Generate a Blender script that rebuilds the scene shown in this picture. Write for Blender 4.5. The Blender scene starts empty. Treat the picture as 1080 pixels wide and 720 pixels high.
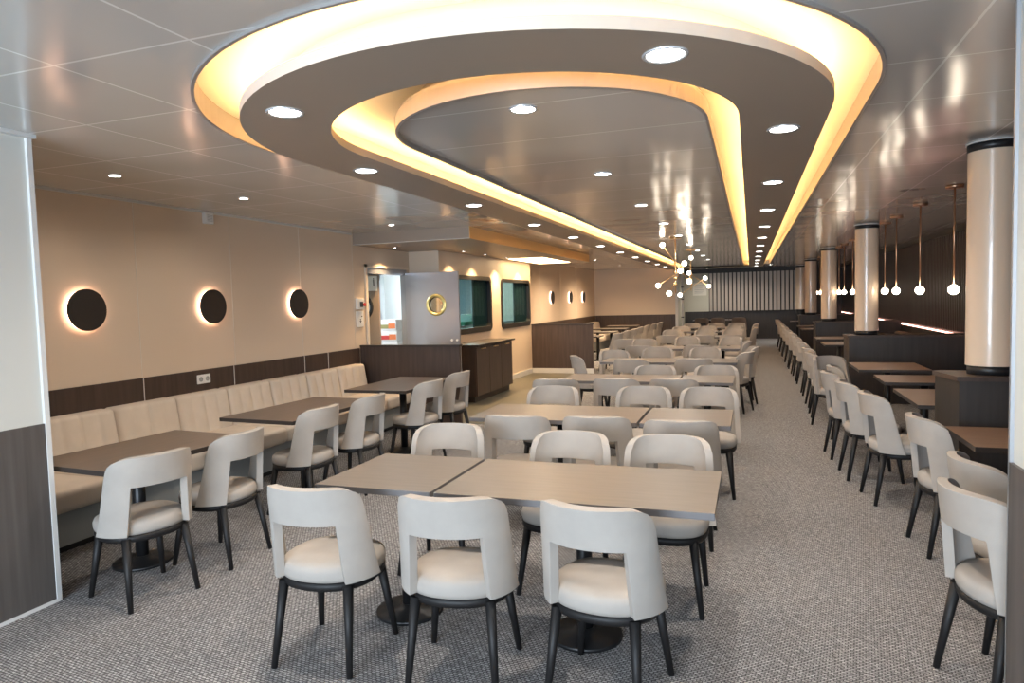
import bpy, bmesh, math, random
from mathutils import Vector, Matrix
from mathutils.geometry import tessellate_polygon
random.seed(7)
PI = math.pi
R = math.radians
S = bpy.context.scene
COL = S.collection

# ------------------------------------------------------------------ camera
cam = bpy.data.cameras.new('camera')
cam.sensor_width = 36.0
cam.sensor_fit = 'HORIZONTAL'
cam.lens = 720.79 / 1080 * 36
cam.clip_start = 0.05
camo = bpy.data.objects.new('camera', cam)
COL.objects.link(camo)
pit, yaw, rol = R(3.42109), R(19.31625), R(-1.52073)
F = Vector((-math.sin(yaw) * math.cos(pit), math.cos(yaw) * math.cos(pit), -math.sin(pit)))
r0 = Vector((math.cos(yaw), math.sin(yaw), 0))
u0 = r0.cross(F)
r1 = r0 * math.cos(rol) + u0 * math.sin(rol)
u1 = u0 * math.cos(rol) - r0 * math.sin(rol)
m = Matrix((r1, u1, -F)).transposed().to_4x4()
m.translation = Vector((0, 0, 1.62))
camo.matrix_world = m
S.camera = camo

# ------------------------------------------------------------------ world, exposure, added cool lamp
w = bpy.data.worlds.new('world')
S.world = w
w.use_nodes = True
w.node_tree.nodes['Background'].inputs[0].default_value = (0.75, 0.86, 1.0, 1)
w.node_tree.nodes['Background'].inputs[1].default_value = 0.6
S.view_settings.view_transform = 'Standard'
S.view_settings.look = 'None'
S.view_settings.exposure = 1.0
S.view_settings.gamma = 1.0
S.view_settings.use_curve_mapping = False
S.cycles.use_denoising = True
S.cycles.max_bounces = 8
S.cycles.diffuse_bounces = 4
S.cycles.glossy_bounces = 4
S.cycles.sample_clamp_indirect = 4.0
S.cycles.caustics_reflective = False
S.cycles.caustics_refractive = False


def light(name, typ, loc, energy, color, rot=(0, 0, 0), parent=None, **k):
    l = bpy.data.lights.new(name, typ)
    l.energy = energy
    l.color = color
    for a, v in k.items():
        setattr(l, a, v)
    o = bpy.data.objects.new(name, l)
    COL.objects.link(o)
    o.location = loc
    o.rotation_euler = rot
    if parent:
        o.parent = parent
    return o


# cool area lamp added behind the camera to brighten the foreground
light('window_daylight', 'AREA', (-1.4, -3.9, 1.5), 360, (0.72, 0.85, 1.0), (R(90), 0, 0), shape='RECTANGLE', size=3.6, size_y=1.9)
DOWN_W, DOWN_C = 54, (1.0, 0.92, 0.82)
COVE_E, COVE_C = 36.0, (1.0, 0.61, 0.25)

# ------------------------------------------------------------------ materials


def mat(name, col, rough=.5, metal=0., emit=None, estr=0., spec=.5, bump=None, noise=None, coat=0., aniso=None):
    m = bpy.data.materials.new(name)
    m.use_nodes = True
    nt = m.node_tree
    b = nt.nodes['Principled BSDF']
    b.inputs['Base Color'].default_value = (*col, 1)
    b.inputs['Roughness'].default_value = rough
    b.inputs['Metallic'].default_value = metal
    b.inputs['Specular IOR Level'].default_value = spec
    b.inputs['Coat Weight'].default_value = coat
    if emit:
        b.inputs['Emission Color'].default_value = (*emit, 1)
        b.inputs['Emission Strength'].default_value = estr
    if bump or noise:
        tc = nt.nodes.new('ShaderNodeTexCoord')
    if noise:      # (scale vector, amount)
        mp = nt.nodes.new('ShaderNodeMapping')
        mp.inputs['Scale'].default_value = noise[0]
        n = nt.nodes.new('ShaderNodeTexNoise')
        n.inputs['Scale'].default_value = 1
        n.inputs['Detail'].default_value = 4
        nt.links.new(tc.outputs['Object'], mp.inputs[0])
        nt.links.new(mp.outputs[0], n.inputs[0])
        rp = nt.nodes.new('ShaderNodeValToRGB')
        a = noise[1]
        rp.color_ramp.elements[0].position = .3
        rp.color_ramp.elements[1].position = .7
        rp.color_ramp.elements[0].color = tuple(c * (1 - a) for c in col) + (1,)
        rp.color_ramp.elements[1].color = tuple(min(1, c * (1 + a)) for c in col) + (1,)
        nt.links.new(n.outputs[0], rp.inputs[0])
        nt.links.new(rp.outputs[0], b.inputs['Base Color'])
    if bump:       # (scale vector, strength, distance)
        mp2 = nt.nodes.new('ShaderNodeMapping')
        mp2.inputs['Scale'].default_value = bump[0]
        n2 = nt.nodes.new('ShaderNodeTexNoise')
        n2.inputs['Scale'].default_value = 1
        n2.inputs['Detail'].default_value = 3
        nt.links.new(tc.outputs['Object'], mp2.inputs[0])
        nt.links.new(mp2.outputs[0], n2.inputs[0])
        bp = nt.nodes.new('ShaderNodeBump')
        bp.inputs['Strength'].default_value = bump[1]
        bp.inputs['Distance'].default_value = bump[2]
        nt.links.new(n2.outputs[0], bp.inputs['Height'])
        nt.links.new(bp.outputs[0], b.inputs['Normal'])
    return m


M = {}
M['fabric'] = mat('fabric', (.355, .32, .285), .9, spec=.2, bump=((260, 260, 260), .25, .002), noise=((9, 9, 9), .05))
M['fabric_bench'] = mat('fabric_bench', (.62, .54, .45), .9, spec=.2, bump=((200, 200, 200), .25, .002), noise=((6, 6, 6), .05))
M['fabric_brown'] = mat('fabric_brown', (.17, .125, .10), .85, spec=.2, bump=((220, 220, 220), .25, .002))  # true brown on the booth benches; on the far chairs it stands for shade
M['black_wood'] = mat('black_wood', (.010, .009, .009), .55, spec=.3)
M['black_metal'] = mat('black_metal', (.015, .015, .016), .4, .3)
M['top_taupe'] = mat('top_taupe', (.165, .140, .118), .33, noise=((5, 40, 5), .08), spec=.4)
M['top_edge'] = mat('top_edge', (.12, .11, .11), .5)
M['top_brown'] = mat('top_brown', (.125, .095, .075), .36, noise=((40, 5, 5), .12), spec=.4)
M['top_booth'] = mat('top_booth', (.17, .105, .07), .36, noise=((5, 40, 5), .12), spec=.4)
M['dark_edge'] = mat('dark_edge', (.03, .022, .018), .5)
M['dado'] = mat('dado', (.060, .040, .032), .45, noise=((25, 25, 1.5), .22), spec=.4)
M['dado_grey'] = mat('dado_grey', (.085, .075, .070), .5, noise=((22, 22, 1.2), .22))
M['dark_panel'] = mat('dark_panel', (.030, .024, .021), .5, noise=((25, 25, 1.5), .2))
M['wall_beige'] = mat('wall_beige', (.72, .59, .46), .45, spec=.35)
M['wall_seam'] = mat('wall_seam', (.74, .67, .58), .4)
M['wall_white'] = mat('wall_white', (.58, .58, .54), .5)
M['trim_white'] = mat('trim_white', (.64, .63, .61), .4)
M['trim_grey'] = mat('trim_grey', (.40, .41, .43), .35, .6)
M['ring_taupe'] = mat('ring_taupe', (.34, .275, .22), .42, .15)
M['ring_lip'] = mat('ring_lip', (.62, .55, .47), .45)
M['cove_white'] = mat('cove_white', (.80, .72, .58), .7)
M['panel_lip'] = mat('panel_lip', (.36, .34, .33), .35, .5)
M['steel'] = mat('steel', (.50, .50, .53), .32, .85, bump=((2, 2, 60), .06, .002))
M['brass'] = mat('brass', (.72, .48, .24), .28, 1.)
M['brass_ring'] = mat('brass_ring', (.75, .62, .25), .32, .8)
M['copper'] = mat('copper', (.55, .34, .22), .32, 1.)
M['column'] = mat('column', (.74, .57, .42), .28, coat=.3)
M['black'] = mat('black', (.012, .012, .013), .45)
M['disc_black'] = mat('disc_black', (.016, .013, .012), .55)
M['glass_mirror'] = mat('mirror_glass', (.55, .50, .38), .06, .9)
M['slat_dark'] = mat('slat_dark', (.055, .036, .028), .4, noise=((60, 60, 2), .25))
M['slat_back'] = mat('slat_back', (.03, .025, .022), .6)
M['slat_far'] = mat('slat_far', (.40, .34, .28), .42, .2)
M['vinyl'] = mat('vinyl', (.105, .10, .078), .38, noise=((1.5, 1.5, 1.5), .06))
M['bench_base'] = mat('bench_base', (.30, .32, .32), .55)
M['kitchen_white'] = mat('kitchen_white', (.78, .82, .84), .4)
M['kitchen_dark'] = mat('kitchen_dark', (.045, .055, .065), .4)
M['kitchen_teal'] = mat('kitchen_teal', (.22, .36, .38), .5)
M['green_tray'] = mat('green_tray', (.14, .50, .30), .4)
M['carton'] = mat('carton', (.80, .78, .76), .6)
M['label_red'] = mat('label_red', (.55, .05, .04), .5)
M['label_orange'] = mat('label_orange', (.75, .20, .06), .5)
M['label_olive'] = mat('label_olive', (.30, .26, .10), .5)
M['plastic_white'] = mat('plastic_white', (.82, .81, .78), .35)
M['plastic_grey'] = mat('plastic_grey', (.35, .35, .34), .4)
M['red'] = mat('red', (.65, .04, .03), .4)
M['paper'] = mat('paper', (.72, .68, .60), .6)
M['ink'] = mat('ink', (.10, .09, .08), .6)
M['far_wall'] = mat('far_wall', (.52, .49, .40), .5)
M['downlight'] = mat('downlight', (1, 1, 1), .5, emit=(1, .97, .92), estr=14)
M['bezel'] = mat('bezel', (.75, .77, .80), .25, .6)
M['globe'] = mat('globe', (1, 1, 1), .4, emit=(1.0, .86, .68), estr=9)
M['halo'] = mat('halo', (1, 1, 1), .4, emit=(1.0, .60, .42), estr=5)
M['led_cove'] = mat('led_cove', (1, 1, 1), .5, emit=COVE_C, estr=COVE_E)
M['led_pink'] = mat('led_pink', (1, 1, 1), .5, emit=(1.0, .50, .40), estr=4)
M['led_warm'] = mat('led_warm', (1, 1, 1), .5, emit=(1.0, .68, .36), estr=6.0)
M['tube_light'] = mat('tube_light', (1, 1, 1), .5, emit=(.85, .94, 1.0), estr=6)


def glass_mat():
    m = bpy.data.materials.new('glass')
    m.use_nodes = True
    nt = m.node_tree
    nt.nodes.clear()
    o = nt.nodes.new('ShaderNodeOutputMaterial')
    mx = nt.nodes.new('ShaderNodeMixShader')
    t = nt.nodes.new('ShaderNodeBsdfTransparent')
    g = nt.nodes.new('ShaderNodeBsdfGlossy')
    t.inputs[0].default_value = (.62, .80, .82, 1)
    g.inputs['Roughness'].default_value = .02
    mx.inputs[0].default_value = .10
    nt.links.new(t.outputs[0], mx.inputs[1])
    nt.links.new(g.outputs[0], mx.inputs[2])
    nt.links.new(mx.outputs[0], o.inputs[0])
    return m


M['glass'] = glass_mat()


def seams(nt, tx, ty, ox, oy, wd):
    """0..1 mask that is 1 on the joints of a tx by ty tile grid (object space)"""
    tc = nt.nodes.new('ShaderNodeTexCoord')
    sp = nt.nodes.new('ShaderNodeSeparateXYZ')
    nt.links.new(tc.outputs['Object'], sp.inputs[0])

    def math_(op, a, b=None):
        n = nt.nodes.new('ShaderNodeMath')
        n.operation = op
        for i, v in enumerate((a, b)):
            if v is None:
                continue
            if isinstance(v, (int, float)):
                n.inputs[i].default_value = v
            else:
                nt.links.new(v, n.inputs[i])
        return n.outputs[0]
    res, ids = [], []
    for i, (t, o) in enumerate(((tx, ox), (ty, oy))):
        a = math_('DIVIDE', math_('SUBTRACT', sp.outputs[i], o), t)
        ids.append(math_('FLOOR', a))
        f = math_('FRACT', a)
        d = math_('MINIMUM', f, math_('SUBTRACT', 1.0, f))
        res.append(math_('LESS_THAN', math_('MULTIPLY', d, t), wd / 2))
    return tc, math_, res[0], res[1], ids


def ceiling_mat(name, ox, oy, base, lx=.67, ly=.68):
    m = bpy.data.materials.new(name)
    m.use_nodes = True
    nt = m.node_tree
    b = nt.nodes['Principled BSDF']
    tc, mt, sx, sy, ids = seams(nt, lx, ly, ox, oy, .011)
    # a little tilt of every tile, like real metal trays
    cmb = nt.nodes.new('ShaderNodeCombineXYZ')
    nt.links.new(ids[0], cmb.inputs[0])
    nt.links.new(ids[1], cmb.inputs[1])
    wn = nt.nodes.new('ShaderNodeTexWhiteNoise')
    nt.links.new(cmb.outputs[0], wn.inputs[0])
    sub = nt.nodes.new('ShaderNodeVectorMath')
    sub.operation = 'SUBTRACT'
    nt.links.new(wn.outputs['Color'], sub.inputs[0])
    sub.inputs[1].default_value = (.5, .5, .5)
    scl = nt.nodes.new('ShaderNodeVectorMath')
    scl.operation = 'MULTIPLY'
    nt.links.new(sub.outputs[0], scl.inputs[0])
    scl.inputs[1].default_value = (.016, .016, 0)
    n = nt.nodes.new('ShaderNodeTexNoise')
    n.inputs['Scale'].default_value = 1.5
    n.inputs['Detail'].default_value = .6
    nt.links.new(tc.outputs['Object'], n.inputs[0])
    bp = nt.nodes.new('ShaderNodeBump')
    bp.inputs['Strength'].default_value = .4
    bp.inputs['Distance'].default_value = .03
    nt.links.new(n.outputs[0], bp.inputs['Height'])
    add = nt.nodes.new('ShaderNodeVectorMath')
    nt.links.new(bp.outputs[0], add.inputs[0])
    nt.links.new(scl.outputs[0], add.inputs[1])
    nrm = nt.nodes.new('ShaderNodeVectorMath')
    nrm.operation = 'NORMALIZE'
    nt.links.new(add.outputs[0], nrm.inputs[0])
    nt.links.new(nrm.outputs[0], b.inputs['Normal'])
    mix = nt.nodes.new('ShaderNodeMix')
    mix.data_type = 'RGBA'
    nt.links.new(mt('MAXIMUM', sx, sy), mix.inputs[0])
    mix.inputs[6].default_value = (*base, 1)
    mix.inputs[7].default_value = (.97, .97, .97, 1)
    nt.links.new(mix.outputs[2], b.inputs['Base Color'])
    b.inputs['Metallic'].default_value = .40
    b.inputs['Roughness'].default_value = .17
    return m


M['ceiling'] = ceiling_mat('ceiling_tiles', -2.57, 2.0, (.66, .645, .62))
M['panel'] = ceiling_mat('raised_tiles', -2.62, 2.42, (.68, .66, .64), lx=3.2)


def carpet_mat():
    m = bpy.data.materials.new('carpet')
    m.use_nodes = True
    nt = m.node_tree
    b = nt.nodes['Principled BSDF']
    b.inputs['Roughness'].default_value = .95
    b.inputs['Specular IOR Level'].default_value = .15
    tc = nt.nodes.new('ShaderNodeTexCoord')
    mp = nt.nodes.new('ShaderNodeMapping')
    mp.inputs['Rotation'].default_value = (0, 0, R(8))
    nt.links.new(tc.outputs['Object'], mp.inputs[0])
    br = nt.nodes.new('ShaderNodeTexBrick')
    br.offset = .5
    br.inputs['Scale'].default_value = 1
    br.inputs['Brick Width'].default_value = .024
    br.inputs['Row Height'].default_value = .014
    br.inputs['Mortar Size'].default_value = .0035
    br.inputs['Mortar Smooth'].default_value = .6
    br.inputs['Color1'].default_value = (.44, .44, .45, 1)
    br.inputs['Color2'].default_value = (.27, .27, .28, 1)
    br.inputs['Mortar'].default_value = (.085, .083, .085, 1)
    nt.links.new(mp.outputs[0], br.inputs[0])
    n = nt.nodes.new('ShaderNodeTexNoise')
    n.inputs['Scale'].default_value = 60
    n.inputs['Detail'].default_value = 3
    nt.links.new(tc.outputs['Object'], n.inputs[0])
    rp = nt.nodes.new('ShaderNodeValToRGB')
    rp.color_ramp.elements[0].position = .35
    rp.color_ramp.elements[0].color = (.62, .60, .58, 1)
    rp.color_ramp.elements[1].position = .65
    rp.color_ramp.elements[1].color = (1.25, 1.22, 1.18, 1)
    nt.links.new(n.outputs[0], rp.inputs[0])
    mx = nt.nodes.new('ShaderNodeMix')
    mx.data_type = 'RGBA'
    mx.blend_type = 'MULTIPLY'
    mx.inputs[0].default_value = 1
    nt.links.new(br.outputs[0], mx.inputs[6])
    nt.links.new(rp.outputs[0], mx.inputs[7])
    nt.links.new(mx.outputs[2], b.inputs['Base Color'])
    bp = nt.nodes.new('ShaderNodeBump')
    bp.inputs['Strength'].default_value = .5
    bp.inputs['Distance'].default_value = .004
    nt.links.new(br.outputs['Fac'], bp.inputs['Height'])
    bp.invert = True
    nt.links.new(bp.outputs[0], b.inputs['Normal'])
    return m


M['carpet'] = carpet_mat()

# ------------------------------------------------------------------ mesh helpers


def box(bm, x0, x1, y0, y1, z0, z1, mi=0):
    v = [bm.verts.new(p) for p in ((x0, y0, z0), (x1, y0, z0), (x1, y1, z0), (x0, y1, z0), (x0, y0, z1), (x1, y0, z1), (x1, y1, z1), (x0, y1, z1))]
    for f in ((0, 3, 2, 1), (4, 5, 6, 7), (0, 1, 5, 4), (1, 2, 6, 5), (2, 3, 7, 6), (3, 0, 4, 7)):
        bm.faces.new([v[i] for i in f]).material_index = mi
    return v


def tube(bm, p0, p1, ra, rb=None, n=16, caps=True, mi=0):
    rb = ra if rb is None else rb
    p0, p1 = Vector(p0), Vector(p1)
    q = (p1 - p0).to_track_quat('Z', 'Y').to_matrix()
    A, B = [], []
    for i in range(n):
        d = q @ Vector((math.cos(2 * PI * i / n), math.sin(2 * PI * i / n), 0))
        A.append(bm.verts.new(p0 + d * ra))
        B.append(bm.verts.new(p1 + d * rb))
    for i in range(n):
        f = bm.faces.new((A[i], A[(i + 1) % n], B[(i + 1) % n], B[i]))
        f.smooth = True
        f.material_index = mi
    if caps:
        bm.faces.new(A[::-1]).material_index = mi
        bm.faces.new(B).material_index = mi


def ball(bm, c, r, seg=20, rings=12):
    mtx = Matrix.Translation(c)
    g = bmesh.ops.create_uvsphere(bm, u_segments=seg, v_segments=rings, radius=r, matrix=mtx)
    for v in g['verts']:
        for f in v.link_faces:
            f.smooth = True


def rings_mesh(bm, rings, close_ends=True):
    vs = [[bm.verts.new(p) for p in r] for r in rings]
    n = len(vs[0])
    for a, b in zip(vs[:-1], vs[1:]):
        for i in range(n):
            bm.faces.new((a[i], a[(i + 1) % n], b[(i + 1) % n], b[i])).smooth = True
    if close_ends:
        bm.faces.new(vs[0][::-1])
        bm.faces.new(vs[-1])


def prism(bm, pts, z0, z1, mi=0):
    a = [bm.verts.new((x, y, z0)) for x, y in pts]
    b = [bm.verts.new((x, y, z1)) for x, y in pts]
    n = len(pts)
    for i in range(n):
        bm.faces.new((a[i], a[(i + 1) % n], b[(i + 1) % n], b[i])).material_index = mi
    bm.faces.new(a[::-1]).material_index = mi
    bm.faces.new(b).material_index = mi


def rbox(bm, x0, x1, y0, y1, z0, z1, r, n=3, nx=1, ny=1, nz=1, fn=None):
    """a box with rounded edges; fn may push the points about (channels, slopes)"""
    def axis(a, b, k):
        r_ = min(r, (b - a) / 2)
        L = [a + r_ * i / n for i in range(n)]
        L += [a + r_ + (b - a - 2 * r_) * i / k for i in range(k + 1)]
        L += [b - r_ + r_ * (i + 1) / n for i in range(n)]
        return L
    X, Y, Z = axis(x0, x1, nx), axis(y0, y1, ny), axis(z0, z1, nz)
    cache = {}

    def vert(i, j, k):
        key = (i, j, k)
        if key not in cache:
            p = Vector((X[i], Y[j], Z[k]))
            q = Vector((min(max(p.x, x0 + r), x1 - r), min(max(p.y, y0 + r), y1 - r), min(max(p.z, z0 + r), z1 - r)))
            d = p - q
            if d.length > 1e-9:
                p = q + d.normalized() * r
            if fn:
                p = Vector(fn(*p))
            cache[key] = bm.verts.new(p)
        return cache[key]
    a, b, c = len(X) - 1, len(Y) - 1, len(Z) - 1
    F_ = []
    for i in range(a):
        for j in range(b):
            F_ += [((i, j, 0), (i, j + 1, 0), (i + 1, j + 1, 0), (i + 1, j, 0)), ((i, j, c), (i + 1, j, c), (i + 1, j + 1, c), (i, j + 1, c))]
    for i in range(a):
        for k in range(c):
            F_ += [((i, 0, k), (i + 1, 0, k), (i + 1, 0, k + 1), (i, 0, k + 1)), ((i, b, k), (i, b, k + 1), (i + 1, b, k + 1), (i + 1, b, k))]
    for j in range(b):
        for k in range(c):
            F_ += [((0, j, k), (0, j, k + 1), (0, j + 1, k + 1), (0, j + 1, k)), ((a, j, k), (a, j + 1, k), (a, j + 1, k + 1), (a, j, k + 1))]
    for f in F_:
        vs = [vert(*t) for t in f]
        bm.faces.new(vs).smooth = True


def obj(name, bm, mats, parent=None, loc=None, bevel=0, weld=False):
    if weld:
        bmesh.ops.remove_doubles(bm, verts=bm.verts, dist=1e-5)
    bmesh.ops.recalc_face_normals(bm, faces=bm.faces)
    me = bpy.data.meshes.new(name)
    bm.to_mesh(me)
    bm.free()
    for mm in (mats if isinstance(mats, (list, tuple)) else [mats]):
        me.materials.append(M[mm] if isinstance(mm, str) else mm)
    o = bpy.data.objects.new(name, me)
    COL.objects.link(o)
    if parent:
        o.parent = parent
    if loc:
        o.location = loc
    if bevel:
        b = o.modifiers.new('bevel', 'BEVEL')
        b.width = bevel
        b.segments = 2
        b.limit_method = 'ANGLE'
    return o


def bake(o):
    dg = bpy.context.evaluated_depsgraph_get()
    dg.update()
    me = bpy.data.meshes.new_from_object(o.evaluated_get(dg))
    o.modifiers.clear()
    o.data = me
    return o


def struct(name, bm, mats, parent=None, **k):
    o = obj(name, bm, mats, parent, **k)
    if not parent:
        o['kind'] = 'structure'
    return o


def tag(o, label, cat, group=None, kind=None):
    o['label'] = label
    o['category'] = cat
    if group:
        o['group'] = group
    if kind:
        o['kind'] = kind
    return o


def thing(name, label, cat, loc=(0, 0, 0), rz=0, group=None):
    o = bpy.data.objects.new(name, None)
    o.empty_display_size = .1
    COL.objects.link(o)
    o.location = loc
    o.rotation_euler = (0, 0, rz)
    return tag(o, label, cat, group)


def dup(root, loc, rz, label, group=None):
    r = root.copy()
    COL.objects.link(r)
    r.location = loc
    r.rotation_euler = (0, 0, rz)
    r['label'] = label
    if group:
        r['group'] = group
    for ch in list(root.children):
        c = ch.copy()
        COL.objects.link(c)
        c.parent = r
        for g in list(ch.children):
            d = g.copy()
            COL.objects.link(d)
            d.parent = c
    return r


BM = bmesh.new
HC = 2.585          # ceiling height
ORD = ['first', 'second', 'third', 'fourth', 'fifth', 'sixth', 'seventh', 'eighth', 'ninth', 'tenth', 'eleventh', 'twelfth', 'thirteenth', 'fourteenth']

# ------------------------------------------------------------------ the shell
# floor: carpet, plus a vinyl strip by the galley
bm = BM()
box(bm, -9, 3.3, -4.6, 27, -.1, 0)
struct('floor', bm, 'carpet')
bm = BM()
prism(bm, [(-4.6, 8.32), (-3.30, 8.32), (-3.27, 14.45), (-4.6, 14.45)], 0, .004)
tag(obj('vinyl_flooring', bm, 'vinyl'), 'smooth greenish grey vinyl floor strip in front of the serving counter', 'flooring')

CX, CY = -1.11, 3.6


def stadium(r, yend, n=48, CX=CX):
    pts = [(CX + r, yend)]
    for i in range(n + 1):
        a = -PI * i / n
        pts.append((CX + r * math.cos(a), CY + r * math.sin(a)))
    pts.append((CX - r, yend))
    return pts


def plate(bm, outer, inner, z, mi=0):
    polys = [[Vector((x, y, z)) for x, y in outer]]
    if inner:
        polys.append([Vector((x, y, z)) for x, y in inner])
    flat = [p for q in polys for p in q]
    vs = [bm.verts.new(p) for p in flat]
    for t in tessellate_polygon(polys):
        try:
            bm.faces.new([vs[i] for i in t]).material_index = mi
        except ValueError:
            pass


def wallstrip(bm, pts, z0, z1, closed=True, mi=0, smooth=True):
    n = len(pts)
    a = [bm.verts.new((x, y, z0)) for x, y in pts]
    b = [bm.verts.new((x, y, z1)) for x, y in pts]
    for i in range(n if closed else n - 1):
        f = bm.faces.new((a[i], a[(i + 1) % n], b[(i + 1) % n], b[i]))
        f.material_index = mi
        f.smooth = False


YO, YR, YI, YP = 23.3, 23.1, 22.6, 22.45
bm = BM()
plate(bm, [(-5.2, -4.6), (3.2, -4.6), (3.2, 27), (-5.2, 27)], stadium(1.67, YO), HC)
ceil = struct('ceiling', bm, 'ceiling')
bm = BM()
wallstrip(bm, stadium(1.665, YO), HC - .012, HC + .10)
wallstrip(bm, stadium(1.68, YO), HC - .012, HC)
plate(bm, stadium(1.68, YO), stadium(1.665, YO), HC - .012)
obj('opening_trim', bm, 'panel_lip', ceil)
bm = BM()
plate(bm, stadium(1.72, YO + .05), None, HC + .10)
obj('recess_plate', bm, 'cove_white', ceil)

# suspended ring
bm = BM()
plate(bm, stadium(1.48, YR), stadium(1.06, YI), 2.5)
plate(bm, stadium(1.48, YR), stadium(1.06, YI), 2.515)
ring = thing('ceiling_ring', 'large taupe racetrack shaped ring hanging below the ceiling, glowing along both edges', 'ceiling feature')
obj('ring_soffit', bm, 'ring_taupe', ring)
bm = BM()
for r_, ye in ((1.48, YR), (1.06, YI)):
    s = .012 if r_ > 1.2 else -.012
    wallstrip(bm, stadium(r_, ye), 2.5, 2.545)
    wallstrip(bm, stadium(r_ - s, ye), 2.5, 2.545)
    plate(bm, stadium(max(r_, r_ - s), ye), stadium(min(r_, r_ - s), ye), 2.545)
obj('edge_lip', bm, 'ring_lip', ring)
bm = BM()
wallstrip(bm, stadium(1.29, YR - .1), 2.515, HC + .10)
wallstrip(bm, stadium(1.25, YI + .1), 2.515, HC + .10)
obj('hanger_frame', bm, 'cove_white', ring)
bm = BM()
for ra, rb, ye in ((1.44, 1.415, YR - .05), (1.125, 1.10, YI + .05)):
    plate(bm, stadium(ra, ye), stadium(rb, ye), 2.535)
led = obj('led_strip', bm, 'led_cove', ring)

# raised inner panel
bm = BM()
def st2(r, ye):
    return stadium(r, ye, CX=-1.015)


plate(bm, st2(.805, YP), None, 2.53)
wallstrip(bm, st2(.805, YP), 2.53, 2.60)
ip = thing('ceiling_panel', 'satin metal tiled ceiling panel in the middle of the racetrack ring', 'ceiling panel')
obj('tiles', bm, 'panel', ip)
bm = BM()
wallstrip(bm, st2(.82, YP), 2.505, 2.575)
wallstrip(bm, st2(.805, YP), 2.505, 2.575)
plate(bm, st2(.82, YP), st2(.805, YP), 2.505)
plate(bm, st2(.82, YP), st2(.805, YP), 2.575)
wallstrip(bm, st2(.70, YP - .1), 2.60, HC + .10)
obj('panel_lip', bm, 'panel_lip', ip)


def cells(bm, ys, zs, holes, x0, x1, axis='X'):
    """wall slab split around rectangular holes; ys/zs ranges, thickness x0..x1"""
    Y = sorted(set([ys[0], ys[1]] + [h[0] for h in holes] + [h[1] for h in holes]))
    Z = sorted(set([zs[0], zs[1]] + [h[2] for h in holes] + [h[3] for h in holes]))
    for a, b in zip(Y[:-1], Y[1:]):
        for c, d in zip(Z[:-1], Z[1:]):
            my, mz = (a + b) / 2, (c + d) / 2
            if any(h[0] < my < h[1] and h[2] < mz < h[3] for h in holes):
                continue
            if axis == 'X':
                box(bm, x0, x1, a, b, c, d)
            else:
                box(bm, a, b, x0, x1, c, d)


XW = -5.12
DOOR = (8.46, 9.66, 0, 2.15)
bm = BM()
cells(bm, (2.7, 9.8), (0, HC), [DOOR], XW - .1, XW)
box(bm, XW - .1, XW, 14.45, 23.5, 0, HC)
wl = struct('wall_left', bm, 'wall_beige')
bm = BM()
W1, W2 = (10.22, 11.95, 1.10, 2.04), (12.55, 14.32, 1.10, 2.02)
cells(bm, (9.76, 14.45), (0, HC), [W1, W2], -4.68, -4.6)
box(bm, XW - .1, -4.68, 9.76, 9.84, 0, HC)
box(bm, XW - .1, -4.68, 14.37, 14.45, 0, HC)
wk = struct('wall_galley', bm, 'wall_beige')
# dado + seams on the left wall
bm = BM()
box(bm, XW, XW + .012, 2.7, 8.2, .0, 1.02)
box(bm, XW, XW + .012, 14.45, 23.4, .0, 1.02)
obj('wood_dado', bm, 'dado', wl)
seam_y = [3.46, 4.63, 5.80, 6.96, 8.12, 15.6, 16.9, 18.9, 20.8]
bm = BM()
for y in seam_y:
    box(bm, XW, XW + .003, y - .003, y + .003, 1.02, HC)
obj('panel_joint', bm, 'wall_seam', wl)
bm = BM()
for y in (3.46, 4.63, 5.76, 6.96, 7.45):
    box(bm, XW + .012, XW + .015, y - .004, y + .004, .5, 1.02)
box(bm, XW, XW + .02, 2.7, 8.1, HC - .02, HC)
obj('joint_strip', bm, 'trim_white', wl)

# near side walls of the entrance
bm = BM()
box(bm, -3.8, -3.70, -4.6, 2.70, 0, HC)
wn = struct('wall_entrance_left', bm, 'wall_white')
bm = BM()
box(bm, -3.70, -3.688, -4.6, 2.70, .012, 1.01)
obj('wood_dado', bm, 'dado_grey', wn)
bm = BM()
box(bm, -3.715, -3.682, 2.68, 2.708, 0, HC)
box(bm, -3.70, -3.68, -4.6, 2.70, 0, .018)
box(bm, -3.70, -3.66, -4.6, 2.72, HC - .02, HC)
obj('corner_strip', bm, 'trim_white', wn)
bm = BM()
box(bm, -5.2, -3.8, 2.6, 2.70, 0, HC)
struct('wall_near_left', bm, 'wall_beige')
bm = BM()
box(bm, .862, .96, -4.6, 2.80, 0, HC)
wr = struct('wall_entrance_right', bm, 'wall_white')
bm = BM()
box(bm, .85, .862, -4.6, 2.80, .012, 1.01)
obj('wood_dado', bm, 'dado_grey', wr)
bm = BM()
box(bm, .850, .868, 2.795, 2.81, 0, HC)
box(bm, .845, .862, -4.6, 2.8, 0, .018)
obj('corner_strip', bm, 'trim_grey', wr)
bm = BM()
box(bm, .96, 3.14, 2.7, 2.80, 0, HC)
struct('wall_near_right', bm, 'dark_panel')
# unseen back wall of the entrance, its window added for the cool light
bm = BM()
cells(bm, (-3.8, .96), (0, HC), [(-3.3, .5, .45, 2.45)], -4.6, -4.5, axis='Y')
wb = struct('wall_back', bm, 'wall_white')
bm = BM()
for x in (-3.3, -1.42, .46):
    box(bm, x, x + .04, -4.58, -4.52, .45, 2.45)
for z in (.45, 2.41):
    box(bm, -3.3, .5, -4.58, -4.52, z, z + .04)
wf = struct('window_1', bm, 'trim_white')  # unseen window, added to go with the cool lamp
bm = BM()
box(bm, -3.3, .5, -4.555, -4.55, .45, 2.45)
obj('pane', bm, 'glass', wf)

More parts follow.
